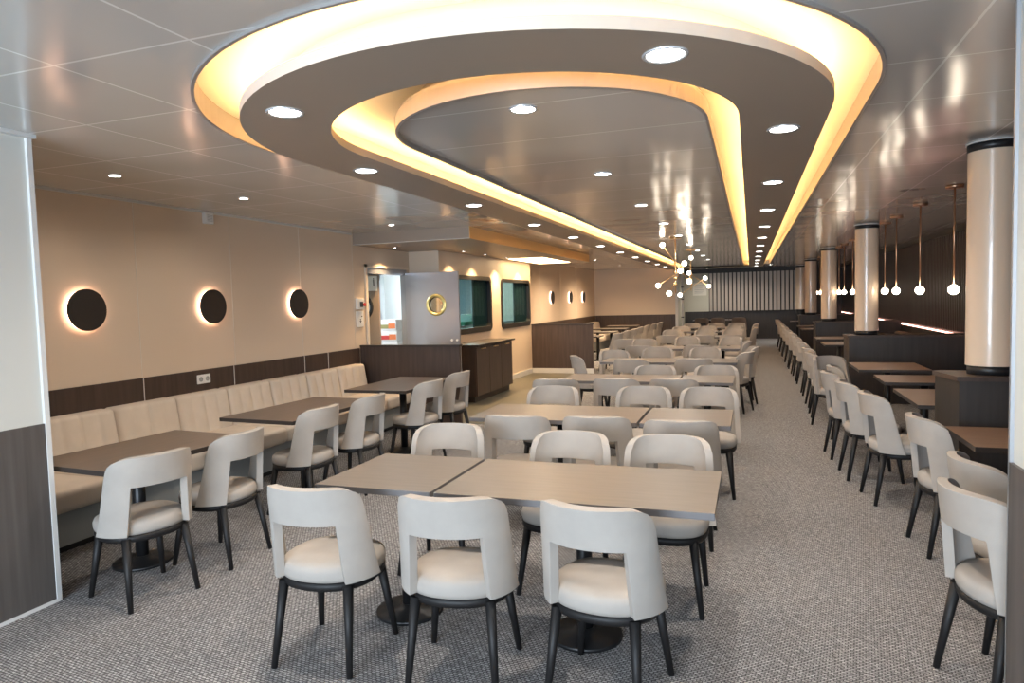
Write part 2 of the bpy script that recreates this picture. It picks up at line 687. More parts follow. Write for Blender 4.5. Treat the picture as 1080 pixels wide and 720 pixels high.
# far walls
bm = BM()
box(bm, -5.2, -2.35, 23.4, 23.5, 0, HC)
wfl = struct('wall_far_left', bm, 'wall_beige')
bm = BM()
box(bm, -5.1, -2.35, 23.385, 23.4, 0, 1.02)
obj('wood_dado', bm, 'dado', wfl)
bm = BM()
box(bm, -2.38, -2.29, 23.37, 23.46, 0, HC)
obj('corner_post', bm, 'trim_white', wfl)
bm = BM()
box(bm, -2.45, -2.35, 23.5, 26.6, 0, HC)
struct('wall_far_return', bm, 'far_wall')
bm = BM()
box(bm, -2.45, 3.14, 26.5, 26.6, 0, HC)
wfr = struct('wall_far', bm, 'far_wall')
bm = BM()
box(bm, -2.35, 3.04, 26.48, 26.5, 0, 1.02)
box(bm, 1.6, 3.04, 26.46, 26.5, 1.02, HC)
box(bm, -2.35, 3.04, 26.44, 26.5, 2.44, HC)
obj('dark_panelling', bm, 'dark_panel', wfr)
sl = thing('slat_screen', 'grey bronze vertical slat screen on the far end wall above the dark panelling', 'wall screen', (0, 26.44, 0))
bm = BM()
box(bm, -1.47, 1.58, -.02, .0, 1.02, 2.44)
obj('backing_board', bm, 'slat_back', sl)
bm = BM()
for i in range(22):
    x = -1.44 + i * .138
    box(bm, x, x + .095, -.065, -.02, 1.03, 2.43)
obj('slats', bm, 'slat_far', sl)

# right wall: slats above, led line, panelling below
XR = 3.04
bm = BM()
box(bm, XR, XR + .1, 2.7, 26.6, 0, HC)
wrt = struct('wall_right', bm, 'dark_panel')
bm = BM()
box(bm, XR - .05, XR, 2.8, 26.45, 0, .90)
box(bm, XR - .07, XR, 2.8, 26.45, 2.49, HC)
obj('panelling', bm, 'dark_panel', wrt)
bm = BM()
y = 2.85
while y < 26.4:
    box(bm, XR - .035, XR, y, y + .05, .96, 2.49)
    y += .095
obj('vertical_slats', bm, 'slat_dark', wrt)
ll = thing('led_line', 'thin pink glowing light line running low along the dark slatted wall', 'light strip', (XR, 0, .93))
bm = BM()
box(bm, -.05, -.03, 2.85, 26.4, -.022, -.002)
obj('diffuser', bm, 'led_pink', ll)
bm = BM()
box(bm, -.052, 0, 2.85, 26.4, -.03, -.022)
obj('carrier', bm, 'black', ll)

# ------------------------------------------------------------------ soffit above the galley counter
sf = thing('galley_soffit', 'low box soffit above the serving counter, warm lit on its long side', 'soffit', (0, 0, 0))
bm = BM()
prism(bm, [(XW, 8.15), (-3.40, 8.15), (-3.40, 15.0), (-4.6, 15.0), (-4.6, 9.76), (XW, 9.76)], 2.43, HC)
obj('soffit_box', bm, 'ring_taupe', sf)
bm = BM()
box(bm, -3.40, -3.39, 8.15, 15.0, 2.43, HC)
obj('side_fascia', bm, M['brass_ring'] if 0 else mat('fascia', (.72, .46, .20), .4, .3), sf)  # orange base colour on the long side
bm = BM()
box(bm, XW, -3.39, 8.14, 8.15, 2.43, 2.437)
obj('edge_line', bm, 'trim_white', sf)
bm = BM()
box(bm, -4.45, -3.75, 12.6, 14.7, 2.424, 2.43)
obj('light_panel', bm, 'led_warm', sf)

# ------------------------------------------------------------------ lamps
tag_d = 'ceiling downlights'


def downlight(label, x, y, z, r, watt, group, color=DOWN_C, first={}):
    key = r
    if key not in first:
        t = thing('downlight', label, 'downlight', (x, y, z), 0, group)
        bm = BM()
        n = 28
        prof = [(r, 0), (r, -.004), (r * .93, -.007), (r * .80, -.003), (r * .78, .0)]
        rings_mesh(bm, [[(p * math.cos(2 * PI * i / n), p * math.sin(2 * PI * i / n), h) for i in range(n)] for p, h in prof], False)
        obj('bezel', bm, 'bezel', t)
        bm = BM()
        tube(bm, (0, 0, -.0035), (0, 0, -.001), r * .79, n=28)
        obj('lens', bm, 'downlight', t)
        first[key] = t
    else:
        t = dup(first[key], (x, y, z), 0, label, group)
        for c in list(t.children):
            if c.type == 'LIGHT':
                bpy.data.objects.remove(c)
    if watt:
        light('beam', 'SPOT', (0, 0, -.012), watt, color, parent=t, spot_size=R(160), spot_blend=.9, shadow_soft_size=r * .7)
    return t


def mkdown(*a, **k):
    return downlight(*a, **k)


for i in range(11):
    y = 4.0 + 1.86 * i
    mkdown('round recessed downlight, %s from the camera on the right arm of the ceiling ring' % ORD[i], .17, y, 2.4995, .085, (DOWN_W * (1 - .05 * i)) if i < 9 else 0, 'downlights in the ceiling ring', (1.0, 0.92 - .02 * i, 0.82 - .035 * i))
for i in range(10):
    y = 4.0 + 1.86 * i
    mkdown('round recessed downlight, %s from the camera on the left arm of the ceiling ring' % ORD[i], -2.39, y, 2.4995, .085, (DOWN_W * (1 - .05 * i)) if i < 9 else 0, 'downlights in the ceiling ring', (1.0, 0.92 - .02 * i, 0.82 - .035 * i))
mkdown('large round downlight in the near left curve of the ceiling ring', -1.99, 2.65, 2.4995, .085, DOWN_W, 'downlights in the ceiling ring')
mkdown('largest round downlight, in the near right curve of the ceiling ring', -.29, 2.60, 2.4995, .085, DOWN_W, 'downlights in the ceiling ring')
for i in range(9):
    y = 3.16 + 1.86 * i * 1.0
    if abs(y - 10.6) < .0:
        continue
    mkdown('round downlight, %s from the camera along the raised middle ceiling panel' % ORD[i], -1.02, y, 2.5295, .07, 22 if i < 8 else 0, 'downlights in the middle ceiling panel')
for x, y, lab in ((-4.277, 3.736, 'small spot in the left ceiling nearest the camera'), (-4.226, 4.991, 'small spot in the left ceiling, second from the camera'),
                  (-4.15, 7.49, 'small spot in the left ceiling just before the galley soffit')):
    mkdown(lab, x, y, HC - .0005, .045, 14, 'small spots in the left ceiling')
mkdown('small far spot in the ceiling over the left seating area', -3.7, 17.0, HC - .0005, .0451, 260, 'small spots in the left ceiling', (1, .74, .48))
mkdown('farthest small spot in the ceiling over the left seating area', -3.7, 20.5, HC - .0005, .0451, 260, 'small spots in the left ceiling', (1, .74, .48))
for x, y, lab in ((.62, 24.3, 'far downlight before the slat screen, nearest the right columns'), (-.31, 24.9, 'far downlight centred before the slat screen'), (-1.45, 25.3, 'far downlight before the left end of the slat screen')):
    mkdown(lab, x, y, HC - .0005, .0801, 60, 'downlights before the slat screen')
# wall washers under the soffit
for i, (x, y) in enumerate(((-4.86, 8.85), (-4.34, 10.15), (-4.34, 11.1), (-4.34, 12.25), (-4.34, 13.6))):
    t = downlight('tiny wall washer spot under the galley soffit, %s from the camera' % ORD[i], x, y, 2.4295, .035, 0, 'wall washers under the galley soffit')
    light('beam', 'SPOT', (0, 0, -.012), 95, (1, .66, .34), parent=t, spot_size=R(110), spot_blend=.9, shadow_soft_size=.03)


# ------------------------------------------------------------------ wall sconces (black discs with a halo)
def sconce(label, x, y, z, first=[]):
    if first:
        return dup(first[0], (x, y, z), 0, label)
    t = thing('wall_sconce', label, 'wall light', (x, y, z), 0, 'round backlit wall lamps')
    bm = BM()
    tube(bm, (.035, 0, 0), (.055, 0, 0), .17, n=48)
    obj('disc', bm, 'disc_black', t)
    bm = BM()
    n = 48
    rings_mesh(bm, [[(h, p * math.cos(2 * PI * i / n), p * math.sin(2 * PI * i / n)) for i in range(n)] for p, h in ((.150, .012), (.163, .012), (.163, .030), (.150, .030))], False)
    obj('halo_ring', bm, 'halo', t)
    bm = BM()
    tube(bm, (0, 0, 0), (.035, 0, 0), .12, n=32)
    obj('mount', bm, 'black', t)
    first.append(t)
    return t


for y, z, lab in ((4.10, 1.635, 'black disc wall lamp with warm halo, nearest the camera on the left wall'), (5.48, 1.64, 'black disc wall lamp with warm halo, middle of the three over the long bench'),
                  (6.86, 1.65, 'black disc wall lamp with warm halo, nearest the galley door on the bench wall'), (17.9, 1.67, 'small far disc wall lamp, left of the three beyond the galley windows'),
                  (19.9, 1.67, 'small far disc wall lamp, middle of the three beyond the galley windows'), (21.6, 1.67, 'small far disc wall lamp, right of the three beyond the galley windows')):
    sconce(lab, XW, y, z)


# ------------------------------------------------------------------ pendants over the booths
def pendant(label, x, y, first=[]):
    if first:
        return dup(first[0], (x, y, HC), 0, label)
    t = thing('pendant_lamp', label, 'pendant lamp', (x, y, HC), 0, 'globe pendants over the booth tables')
    bm = BM()
    tube(bm, (0, 0, -.03), (0, 0, 0), .075, n=24)
    obj('canopy', bm, 'copper', t)
    bm = BM()
    tube(bm, (0, 0, -.93), (0, 0, -.03), .0085, n=10)
    obj('rod', bm, 'copper', t)
    bm = BM()
    ball(bm, (0, 0, -.972), .047)
    obj('globe', bm, 'globe', t)
    first.append(t)
    return t


for i, y in enumerate((7.45, 8.82, 10.15, 10.95, 14.2, 15.45, 16.3, 20.5, 21.7)):
    pendant('copper rod pendant with a white globe, %s from the camera over the booths' % ORD[i], 1.8, y)


# ------------------------------------------------------------------ chandeliers
def chandelier(label, x, y, z0, hub_z, rods):
    t = thing('chandelier', label, 'chandelier', (x, y, z0))
    bm = BM()
    tube(bm, (0, 0, -.025), (0, 0, 0), .09, n=24)
    obj('canopy', bm, 'brass', t)
    bm = BM()
    tube(bm, (0, 0, hub_z - .33 - z0), (0, 0, -.02), .009, n=10)
    obj('stem', bm, 'brass', t)
    bm = BM()
    for dz in (0, -.10, -.2):
        ball(bm, (0, 0, hub_z - z0 + dz), .028, 14, 8)
    obj('hub', bm, 'brass', t)
    for a, b in rods:
        a, b = Vector(a), Vector(b)
        bm = BM()
        tube(bm, a, b, .007, n=8)
        arm = obj('arm', bm, 'brass', t)
        d = (b - a).normalized()
        for p in (a - d * .04, b + d * .04):
            bm = BM()
            ball(bm, p, .040, 18, 10)
            obj('globe', bm, 'globe', arm)
    return t


chandelier('brass sputnik chandelier with glowing globes, the nearer one', -1.10, 10.9, 2.53, 2.0,
           [((-.19, .12, -.13), (.19, -.10, -.66)), ((-.26, .12, -.72), (.06, -.14, -.54)), ((-.06, -.25, -.84), (.10, .25, -.42))])
chandelier('brass sputnik chandelier with glowing globes, the farther one behind', -1.115, 14.0, 2.53, 2.05,
           [((-.17, -.2, -.87), (.23, .2, -.58)), ((-.0, -.2, -.48), (.30, .2, -.71)), ((.02, -.25, -.20), (-.05, .25, -.60))])


# ------------------------------------------------------------------ chairs
def chair_proto(name, fab, label):
    t = thing(name, label, 'chair')
    # seat cushion, D-shaped
    n = 40

    def outline(s, z, dy=0):
        pts = []
        for i in range(n):
            a = 2 * PI * i / n
            c, sn = math.cos(a), math.sin(a)
            e = 2 / 2.7 if sn > 0 else 2 / 2.25
            x = .228 * s * math.copysign(abs(c) ** e, c)
            yy = (.225 if sn > 0 else .205) * s * math.copysign(abs(sn) ** e, sn)
            pts.append((x, yy + dy, z))
        return pts
    bm = BM()
    rings_mesh(bm, [outline(.90, .398), outline(.975, .402), outline(1.0, .42), outline(1.0, .445), outline(.97, .463), outline(.90, .474), outline(.7, .480), outline(.4, .483), outline(.12, .484)])
    obj('seat', bm, fab, t)
    bm = BM()
    rings_mesh(bm, [outline(.86, .358), outline(.955, .362), outline(.985, .375), outline(.99, .397), outline(.90, .399)])
    obj('seat_frame', bm, 'black_wood', t)
    for sx in (-1, 1):
        for (ty, by, bx) in ((.150, .205, .208), (-.150, -.215, .190)):
            bm = BM()
            tube(bm, (sx * bx, by, 0), (sx * .162, ty, .385), .0135, .0235, n=12)
            obj('leg', bm, 'black_wood', t)
    # backrest shell
    bm = BM()
    ss = [-1, -.93, -.80, -.64, -.50, -.38, -.19, 0, .19, .38, .50, .64, .80, .93, 1]
    zs = [.405, .44, .50, .56, .62, .655, .675, .70, .74, .79, .825, .838]
    tm = R(74)

    def P_(s, z):
        q = (z - .405) / (.838 - .405)
        # top: a shallow arc; bottom: hugs the outline of the seat
        W = .217 - (.008 if z > .82 else 0)
        th = s * tm
        tx = W * math.sin(th) / math.sin(tm)
        ty = -.267 + .135 * (1 - math.cos(th)) / (1 - math.cos(tm))
        a = math.copysign(R(78) * abs(s) + R(14) * max(0, abs(s) - .5), s)
        e = 2 / 2.25
        bx = .243 * math.copysign(abs(math.sin(a)) ** e, a)
        by = -.219 * math.copysign(abs(math.cos(a)) ** e, math.cos(a))
        k = q ** .85
        x, y = bx * (1 - k) + tx * k, by * (1 - k) + ty * k
        y += .012 * math.sin(PI * q) * (1 - abs(s))
        zz = z
        if z > .76:
            zz = z - .045 * abs(s) ** 6 * (z - .74) / .098
        return (x, y, zz)
    V = {}
    for j, z in enumerate(zs):
        for i, s in enumerate(ss):
            V[i, j] = bm.verts.new(P_(s, z))
    for j in range(len(zs) - 1):
        for i in range(len(ss) - 1):
            mid = (ss[i] + ss[i + 1]) / 2
            if abs(mid) < .5 and zs[j] < .66:
                continue
            bm.faces.new((V[i, j], V[i + 1, j], V[i + 1, j + 1], V[i, j + 1])).smooth = True
    loose = [v for v in bm.verts if not v.link_faces]
    bmesh.ops.delete(bm, geom=loose, context='VERTS')
    o = obj('backrest', bm, fab, t)
    s_ = o.modifiers.new('s', 'SOLIDIFY')
    s_.thickness = .040
    s_.offset = 0
    b_ = o.modifiers.new('b', 'BEVEL')
    b_.width = .010
    b_.segments = 2
    b_.limit_method = 'ANGLE'
    b_.angle_limit = R(50)
    u_ = o.modifiers.new('u', 'SUBSURF')
    u_.levels = 1
    u_.render_levels = 1
    bake(o)
    for p in o.data.polygons:
        p.use_smooth = True
    return t


chair0 = chair_proto('dining_chair', 'fabric', 'x')
chair_shaded = chair_proto('dining_chair', 'fabric_brown', 'x')  # same chair, far shade put into a darker fabric colour
used = set()


def chair(x, y, deg, label, group, proto=chair0):
    if proto.name not in used:
        used.add(proto.name)
        proto.location = (x, y, 0)
        proto.rotation_euler = (0, 0, R(deg))
        proto['label'] = label
        proto['group'] = group
        return proto
    return dup(proto, (x, y, 0), R(deg), label, group)


# ------------------------------------------------------------------ tables
TP = {}


def table(name, x0, x1, y0, y1, topm, edgem, label, cat_group, rz=0, z=.75, dx=0):
    cx, cy, sx, sy = (x0 + x1) / 2, (y0 + y1) / 2, (x1 - x0) / 2, (y1 - y0) / 2
    t = thing(name, label, 'table', (cx, cy, 0), R(rz), cat_group)
    bm = BM()
    box(bm, -sx, sx, -sy, sy, z - .030, z, 0)
    for f in bm.faces:
        if abs(f.normal.z) < .5 or f.calc_center_median().z < z - .01:
            f.material_index = 1
    bm.normal_update()
    for f in bm.faces:
        f.material_index = 0 if f.normal.z > .5 else 1
    obj('table_top', bm, [topm, edgem], t, bevel=.002)
    bm = BM()
    tube(bm, (dx, 0, .02), (dx, 0, z - .04), .038, n=20)
    obj('pedestal', bm, 'black_metal', t)
    bm = BM()
    tube(bm, (dx, 0, z - .045), (dx, 0, z - .031), .12, n=20)
    obj('mounting_plate', bm, 'black_metal', t)
    bm = BM()
    n = 40
    rr = .175
    rings_mesh(bm, [[(dx + p * math.cos(2 * PI * i / n), p * math.sin(2 * PI * i / n), h) for i in range(n)] for p, h in ((rr, .001), (rr, .014), (rr * .97, .019), (.06, .028), (.045, .05))])
    obj('base', bm, 'black_metal', t)
    return t


TG = 'tables in the middle rows'
rows = [(2.79, 3.48, [(-2.02, -1.40), (-1.38, -.14)]),
        (4.71, 5.40, [(-2.01, -.755), (-.735, -.13)]),
        (7.06, 7.71, [(-1.95, -.72), (-.70, -.17)]),
        (9.17, 9.83, [(-1.95, -.75), (-.73, -.17)]),
        (11.53, 12.2, [(-1.95, -.75), (-.73, -.17)]),
        (14.85, 15.5, [(-1.95, -.75), (-.73, -.17)]),
        (16.95, 17.6, [(-1.95, -.75), (-.73, -.17)]),
        (18.95, 19.6, [(-1.95, -.75), (-.73, -.17)]),
        (24.95, 25.6, [(-1.95, -.75), (-.73, -.17)])]
for i, (y0, y1, xs) in enumerate(rows):
    for j, (x0, x1) in enumerate(xs):
        lo = 'long' if x1 - x0 > 1 else 'short'
        table('dining_table', x0, x1, y0, y1, 'top_taupe', 'top_edge',
              '%s taupe topped table, %s side of the %s table row in the middle' % (lo, ('left', 'right')[j], ORD[i]), TG)

# chairs of the middle block: (x, y, rotation, wording)
MG = 'chairs in the middle rows'
mid = [
    (-1.855, 2.675, 3, 'pale grey chair with cut-out back, back to camera, leftmost of the three nearest'),
    (-1.205, 2.69, 8, 'pale grey chair with cut-out back, back to camera, middle of the three nearest'),
    (-.565, 2.72, -8, 'pale grey chair with cut-out back, back to camera, rightmost of the three nearest'),
    (-1.80, 3.76, 184, 'chair facing the camera behind the left end of the nearest table row'),
    (-1.00, 3.67, 177, 'chair facing the camera at the middle of the nearest table row'),
    (-.44, 3.665, 178, 'chair facing the camera behind the right end of the nearest table row'),
    (-1.56, 4.60, 5, 'left chair with its back to the camera at the second table row'),
    (-1.00, 4.66, 2, 'middle chair with its back to the camera at the second table row'),
    (-.44, 4.62, 2, 'right chair with its back to the camera at the second table row'),
    (-1.67, 5.71, 181, 'left chair facing the camera behind the second table row'),
    (-.88, 5.79, 180, 'middle chair facing the camera behind the second table row'),
    (-.34, 5.80, 180, 'right chair facing the camera behind the second table row'),
    (-1.87, 6.70, 8, 'left chair with its back to the camera at the third table row'),
    (-1.25, 6.80, -4, 'middle chair with its back to the camera at the third table row'),
    (-.70, 6.86, -4, 'right chair with its back to the camera at the third table row'),
    (-1.03, 7.68, 180, 'left chair facing the camera behind the third table row'),
    (-.37, 7.71, 180, 'right chair facing the camera behind the third table row'),
    (-2.10, 9.25, -68, 'chair turned sideways at the left end of the fourth table row'),
    (-1.86, 9.95, 208, 'chair turned towards the camera behind the left end of the fourth table row'),
    (-1.44, 8.86, -4, 'left chair with its back to the camera at the fourth table row'),
    (-.70, 9.02, 6, 'right chair with its back to the camera at the fourth table row'),
    (-1.35, 10.45, 180, 'left chair facing the camera behind the fourth table row'),
    (-.67, 10.47, 170, 'right chair facing the camera behind the fourth table row'),
    (-.24, 9.95, 72, 'chair turned sideways by the aisle at the right end of the fourth table row'),
    (-.16, 10.80, 98, 'chair turned sideways by the aisle just behind the fourth table row'),
    (-.27, 12.1, 96, 'chair turned sideways by the aisle at the right end of the fifth table row'),
    (-1.72, 11.30, 0, 'left chair with its back to the camera at the fifth table row'),
    (-.80, 11.42, 0, 'right chair with its back to the camera at the fifth table row'),
    (-1.87, 12.70, 184, 'left chair facing the camera behind the fifth table row'),
    (-1.15, 13.25, 180, 'middle chair facing the camera behind the fifth table row'),
    (-.42, 13.15, 150, 'chair angled to the camera behind the right end of the fifth table row'),
    (-1.60, 14.30, 3, 'left chair with its back to the camera at the sixth table row'),
    (-.93, 14.30, 0, 'middle chair with its back to the camera at the sixth table row'),
    (-.36, 14.30, 0, 'right chair with its back to the camera at the sixth table row'),
    (-1.73, 16.2, 180, 'left chair facing the camera behind the sixth table row'),
    (-1.00, 16.1, 180, 'middle chair facing the camera behind the sixth table row'),
    (-.39, 16.1, 180, 'right chair facing the camera behind the sixth table row'),
    (-1.69, 17.9, 180, 'left chair facing the camera behind the seventh table row'),
    (-1.05, 18.0, 180, 'middle chair facing the camera behind the seventh table row'),
    (-.38, 17.9, 180, 'right chair facing the camera behind the seventh table row'),
    (-.10, 17.3, 90, 'chair turned sideways by the aisle at the seventh table row'),
    (-1.57, 19.9, 180, 'left chair facing the camera behind the eighth table row'),
    (-.92, 19.9, 180, 'middle chair facing the camera behind the eighth table row'),
    (-.37, 19.9, 180, 'right chair facing the camera behind the eighth table row'),
    (-.08, 19.2, 90, 'chair turned sideways by the aisle at the eighth table row'),
]
for x, y, d, lab in mid:
    chair(x, y, d, lab, MG)
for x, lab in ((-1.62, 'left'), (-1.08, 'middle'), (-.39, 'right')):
    chair(x, 24.85, 0, '%s dark brown chair with its back to the camera at the farthest table row' % lab, 'dark chairs at the farthest table row', chair_shaded)

# left side chairs facing the bench
LG = 'chairs facing the long wall bench'
for x, y, d, lab in ((-3.30, 2.925, 74, 'chair pulled up to the near end of the first bench table'), (-3.27, 3.51, 92, 'chair at the far end of the first bench table'),
                     (-3.355, 4.52, 88, 'chair at the near end of the second bench table'), (-3.31, 5.17, 90, 'chair at the far end of the second bench table'),
                     (-3.26, 6.27, 84, 'chair at the near end of the third bench table'), (-3.30, 7.08, 86, 'chair at the far end of the third bench table, nearest the galley')):
    chair(x, y, d, lab, LG)
BT = 'dark tables along the wall bench'
table('bench_table', -3.98, -3.27, 2.75, 3.80, 'top_brown', 'dark_edge', 'dark brown table at the wall bench nearest the camera', BT, rz=-4, dx=-.09)
table('bench_table', -3.98, -3.25, 4.31, 5.50, 'top_brown', 'dark_edge', 'dark brown table at the wall bench, second from the camera', BT, rz=-3)
table('bench_table', -3.96, -3.25, 6.03, 7.22, 'top_brown', 'dark_edge', 'dark brown table at the wall bench, third from the camera by the galley', BT)

# right side chairs facing the booths
RG = 'chairs along the booths'
right = [(1.00, 3.15, -75), (1.16, 3.68, -82), (1.20, 4.84, -84), (1.07, 5.90, -83), (.98, 6.60, -86), (.93, 7.38, -86), (1.04, 7.98, -92), (.98, 9.00, 215), (.95, 9.75, -90),
         (.97, 10.6, -88), (.98, 11.8, -90), (.98, 13.3, -90), (.98, 14.6, -88), (.97, 15.9, -90), (.97, 17.4, -92), (.97, 19.0, -90), (.97, 20.6, -90), (.97, 22.2, -90)]
names = ['nearest'] + ORD[1:]
for i, (x, y, d) in enumerate(right):
    if i < 14:
        lab = 'chair beside the booths along the right aisle, %s from the camera' % names[i]
    else:
        lab = ['far chair beside the booths past the fourth column', 'very far chair beside the booths before the last column', 'second last chair beside the booths at the far end', 'farthest chair beside the booths by the far wall'][i - 14]
    if i == 7:
        lab = 'chair beside the booths turned to face the camera'
    chair(x, y, d, lab, RG)
BG = 'booth tables along the right wall'
for x0, x1, y0, y1, lab in ((1.16, 1.95, 4.34, 4.98, 'dark booth table in front of the nearest column'), (1.19, 1.95, 5.85, 6.82, 'brown booth table just behind the nearest column'),
                            (1.20, 2.0, 7.28, 7.93, 'brown booth table, second behind the nearest column'), (1.13, 1.85, 8.42, 9.3, 'brown booth table, third behind the nearest column'),
                            (1.16, 2.0, 12.4, 13.2, 'brown booth table just behind the second column'), (1.16, 2.0, 13.9, 14.7, 'brown booth table, second behind the second column'),
                            (1.16, 2.0, 17.6, 18.4, 'brown booth table behind the third column'), (1.16, 2.0, 19.2, 20.0, 'brown booth table far behind the third column'),
                            (1.16, 2.0, 22.6, 23.4, 'brown booth table behind the fourth column')):
    table('booth_table', x0, x1, y0, y1, 'top_booth', 'dark_edge', lab, BG)

# ------------------------------------------------------------------ columns on their plinths
for i, (x, y, r_) in enumerate(((1.53, 5.42, .145), (1.60, 11.18, .155), (1.62, 16.5, .16), (1.64, 21.6, .16), (1.66, 26.1, .17))):
    if i < 4:
        t = thing('booth_divider', 'dark wood booth divider carrying the %s column from the camera' % ORD[i], 'booth divider', (0, y, 0), 0, 'booth dividers under the columns')
        pl = [(1.24, .16), (1.30, -.20), (XR - .052, -.20), (XR - .052, .20), (1.30, .20)]
        if i:
            pl = [(1.32, .2), (1.34, -.22), (XR - .052, -.22), (XR - .052, .22)]
        zt = 1.04 if i == 0 else .985
        bm = BM()
        prism(bm, pl, .0, zt - .03)
        obj('panel', bm, 'dark_panel', t)
        bm = BM()
        prism(bm, [(a - (.015 if a < 2 else 0), b + math.copysign(.012, b)) for a, b in pl], zt - .03, zt)
        obj('top_cap', bm, 'dado', t)
    c = thing('column', 'round cream column with black collars, %s from the camera' % ORD[i], 'column', (x, y, 0), 0, 'round cream columns')
    z0 = 1.04 if i == 0 else .985
    bm = BM()
    tube(bm, (0, 0, z0 + .06), (0, 0, HC - .06), r_, n=48, caps=False)
    obj('shaft', bm, 'column', c)
    bm = BM()
    tube(bm, (0, 0, z0 if i < 4 else 0), (0, 0, z0 + .06), r_ * .93, n=48)
    obj('base_collar', bm, 'black', c)
    bm = BM()
    tube(bm, (0, 0, HC - .06), (0, 0, HC - .010), r_ * 1.03, n=48)
    obj('top_collar', bm, 'black', c)
    bm = BM()
    tube(bm, (0, 0, HC - .010), (0, 0, HC), r_ * 1.09, n=48)
    obj('ceiling_rim', bm, 'trim_white', c)

# booth seats against the right wall
for i, (y0, y1) in enumerate(((2.95, 5.15), (5.7, 8.3), (8.35, 10.9), (11.5, 16.1), (16.9, 21.2), (22.0, 26.2))):
    t = thing('booth_bench', 'dark brown upholstered booth bench under the slatted wall, %s from the camera' % ORD[i], 'bench', (XR - .055, y0, 0), 0, 'dark booth benches')
    L = y1 - y0
    bm = BM()
    rbox(bm, -.62, -.02, 0, L, .28, .45, .04)
    obj('seat', bm, 'fabric_brown', t)
    bm = BM()
    rbox(bm, -.16, -.005, 0, L, .451, .78, .04)
    obj('backrest', bm, 'fabric_brown', t)
    bm = BM()
    box(bm, -.54, -.02, .02, L - .02, 0, .28)
    obj('base', bm, 'black', t)

# ------------------------------------------------------------------ the long upholstered bench on the left
W_ = .645


def bench_unit(first=[]):
    t = thing('wall_bench', 'x', 'bench')
    nch = 4

    def fn(x, y, z):
        if x > -4.99 - XW - .13 + 0 and x > .10:
            k = y / W_ * nch
            g = abs(math.sin(PI * k)) ** .35
            x += .022 * g - .022
        x -= (z - .42) * .16
        return (x, y, z)
    bm = BM()
    rbox(bm, .055, .225, .004, W_ - .004, .40, .82, .035, n=3, ny=40, nz=5, fn=fn)
    obj('backrest', bm, 'fabric_bench', t)
    bm = BM()
    rbox(bm, .19, .86, .002, W_ - .002, .30, .455, .045, n=4, nx=4, ny=4)
    obj('seat', bm, 'fabric_bench', t)
    bm = BM()
    box(bm, .02, .74, 0, W_, .05, .30)
    obj('base', bm, 'bench_base', t)
    bm = BM()
    box(bm, .02, .70, 0, W_, 0, .05)
    obj('plinth', bm, 'black', t)
    return t


bu = bench_unit()
GB = 'bench units along the left wall'
for i in range(8):
    y = 8.07 - W_ * (8 - i)
    lab = ('channel-stitched cream bench unit on the left wall, %s from the camera' % ORD[i]) if i < 7 else 'channel-stitched cream bench unit at the galley end of the long bench'
    if i == 0:
        bu.location = (XW + .012, y, 0)
        bu['label'] = lab
        bu['group'] = GB
    else:
        dup(bu, (XW + .012, y, 0), 0, lab, GB)
for i in range(5):
    dup(bu, (XW + .012, 20.1 + W_ * i, 0), 0, 'far cream bench unit beyond the partition, %s from the camera' % ORD[i], 'far bench units beyond the partition')
# far left seating
FT = 'dark tables in the far left seating area'
for i, y in enumerate((15.3, 17.2, 19.0, 20.9)):
    table('bench_table', -4.25, -3.3, y, y + .7, 'top_brown', 'dark_edge', 'dark table in the far left seating area, %s beyond the partition' % ORD[i], FT)
FG = 'chairs in the far left seating area'
for i, (x, y, d) in enumerate(((-2.98, 15.2, 80), (-3.0, 16.3, 90), (-2.97, 17.2, 90), (-2.95, 18.1, 90), (-2.93, 19.2, 90), (-2.88, 20.3, 88), (-2.84, 21.4, 90))):
    chair(x, y, d, 'chair in the far left seating area with its back to the aisle, %s one' % ORD[i], FG)
for i, (x, y, d) in enumerate(((-4.45, 15.6, -90), (-4.5, 17.5, -90))):
    chair(x, y, d, 'pale chair against the left wall just beyond the partition, %s of two' % ('nearer', 'farther')[i], 'pale chairs by the wall beyond the partition')
chair(-2.30, 13.1, 20, 'stray chair between the partition and the middle rows', FG)

# ------------------------------------------------------------------ galley: screen, counter, partition
t = thing('counter_screen', 'chest high dark wood screen at the galley end of the long bench', 'screen', (0, 8.22, 0))
bm = BM()
box(bm, XW + .012, -3.62, 0, .05, 0, 1.035)
obj('panel', bm, 'dado', t)
bm = BM()
box(bm, XW + .012, -3.60, -.015, .065, 1.035, 1.06)
obj('top_cap', bm, 'dark_edge', t)

t = thing('serving_counter', 'dark wood serving cabinet with brass pulls below the galley windows', 'cabinet', (-4.595, 10.0, .004))
bm = BM()
box(bm, .0, .46, .02, 1.73, .10, .90)
obj('body', bm, 'dado', t)
bm = BM()
box(bm, 0, .53, -.02, 1.77, .90, .93)
obj('worktop', bm, 'dark_edge', t)
bm = BM()
box(bm, .02, .42, .05, 1.70, 0, .10)
obj('plinth', bm, 'dark_edge', t)
for k in range(3):
    y0 = .025 + k * .57
    bm = BM()
    box(bm, .46, .48, y0 + .003, y0 + .564, .105, .885)
    d = obj('door', bm, 'dado', t, bevel=.002)
    bm = BM()
    box(bm, .48, .505, y0 + .19, y0 + .37, .845, .865)
    obj('pull_handle', bm, 'brass', d, bevel=.003)

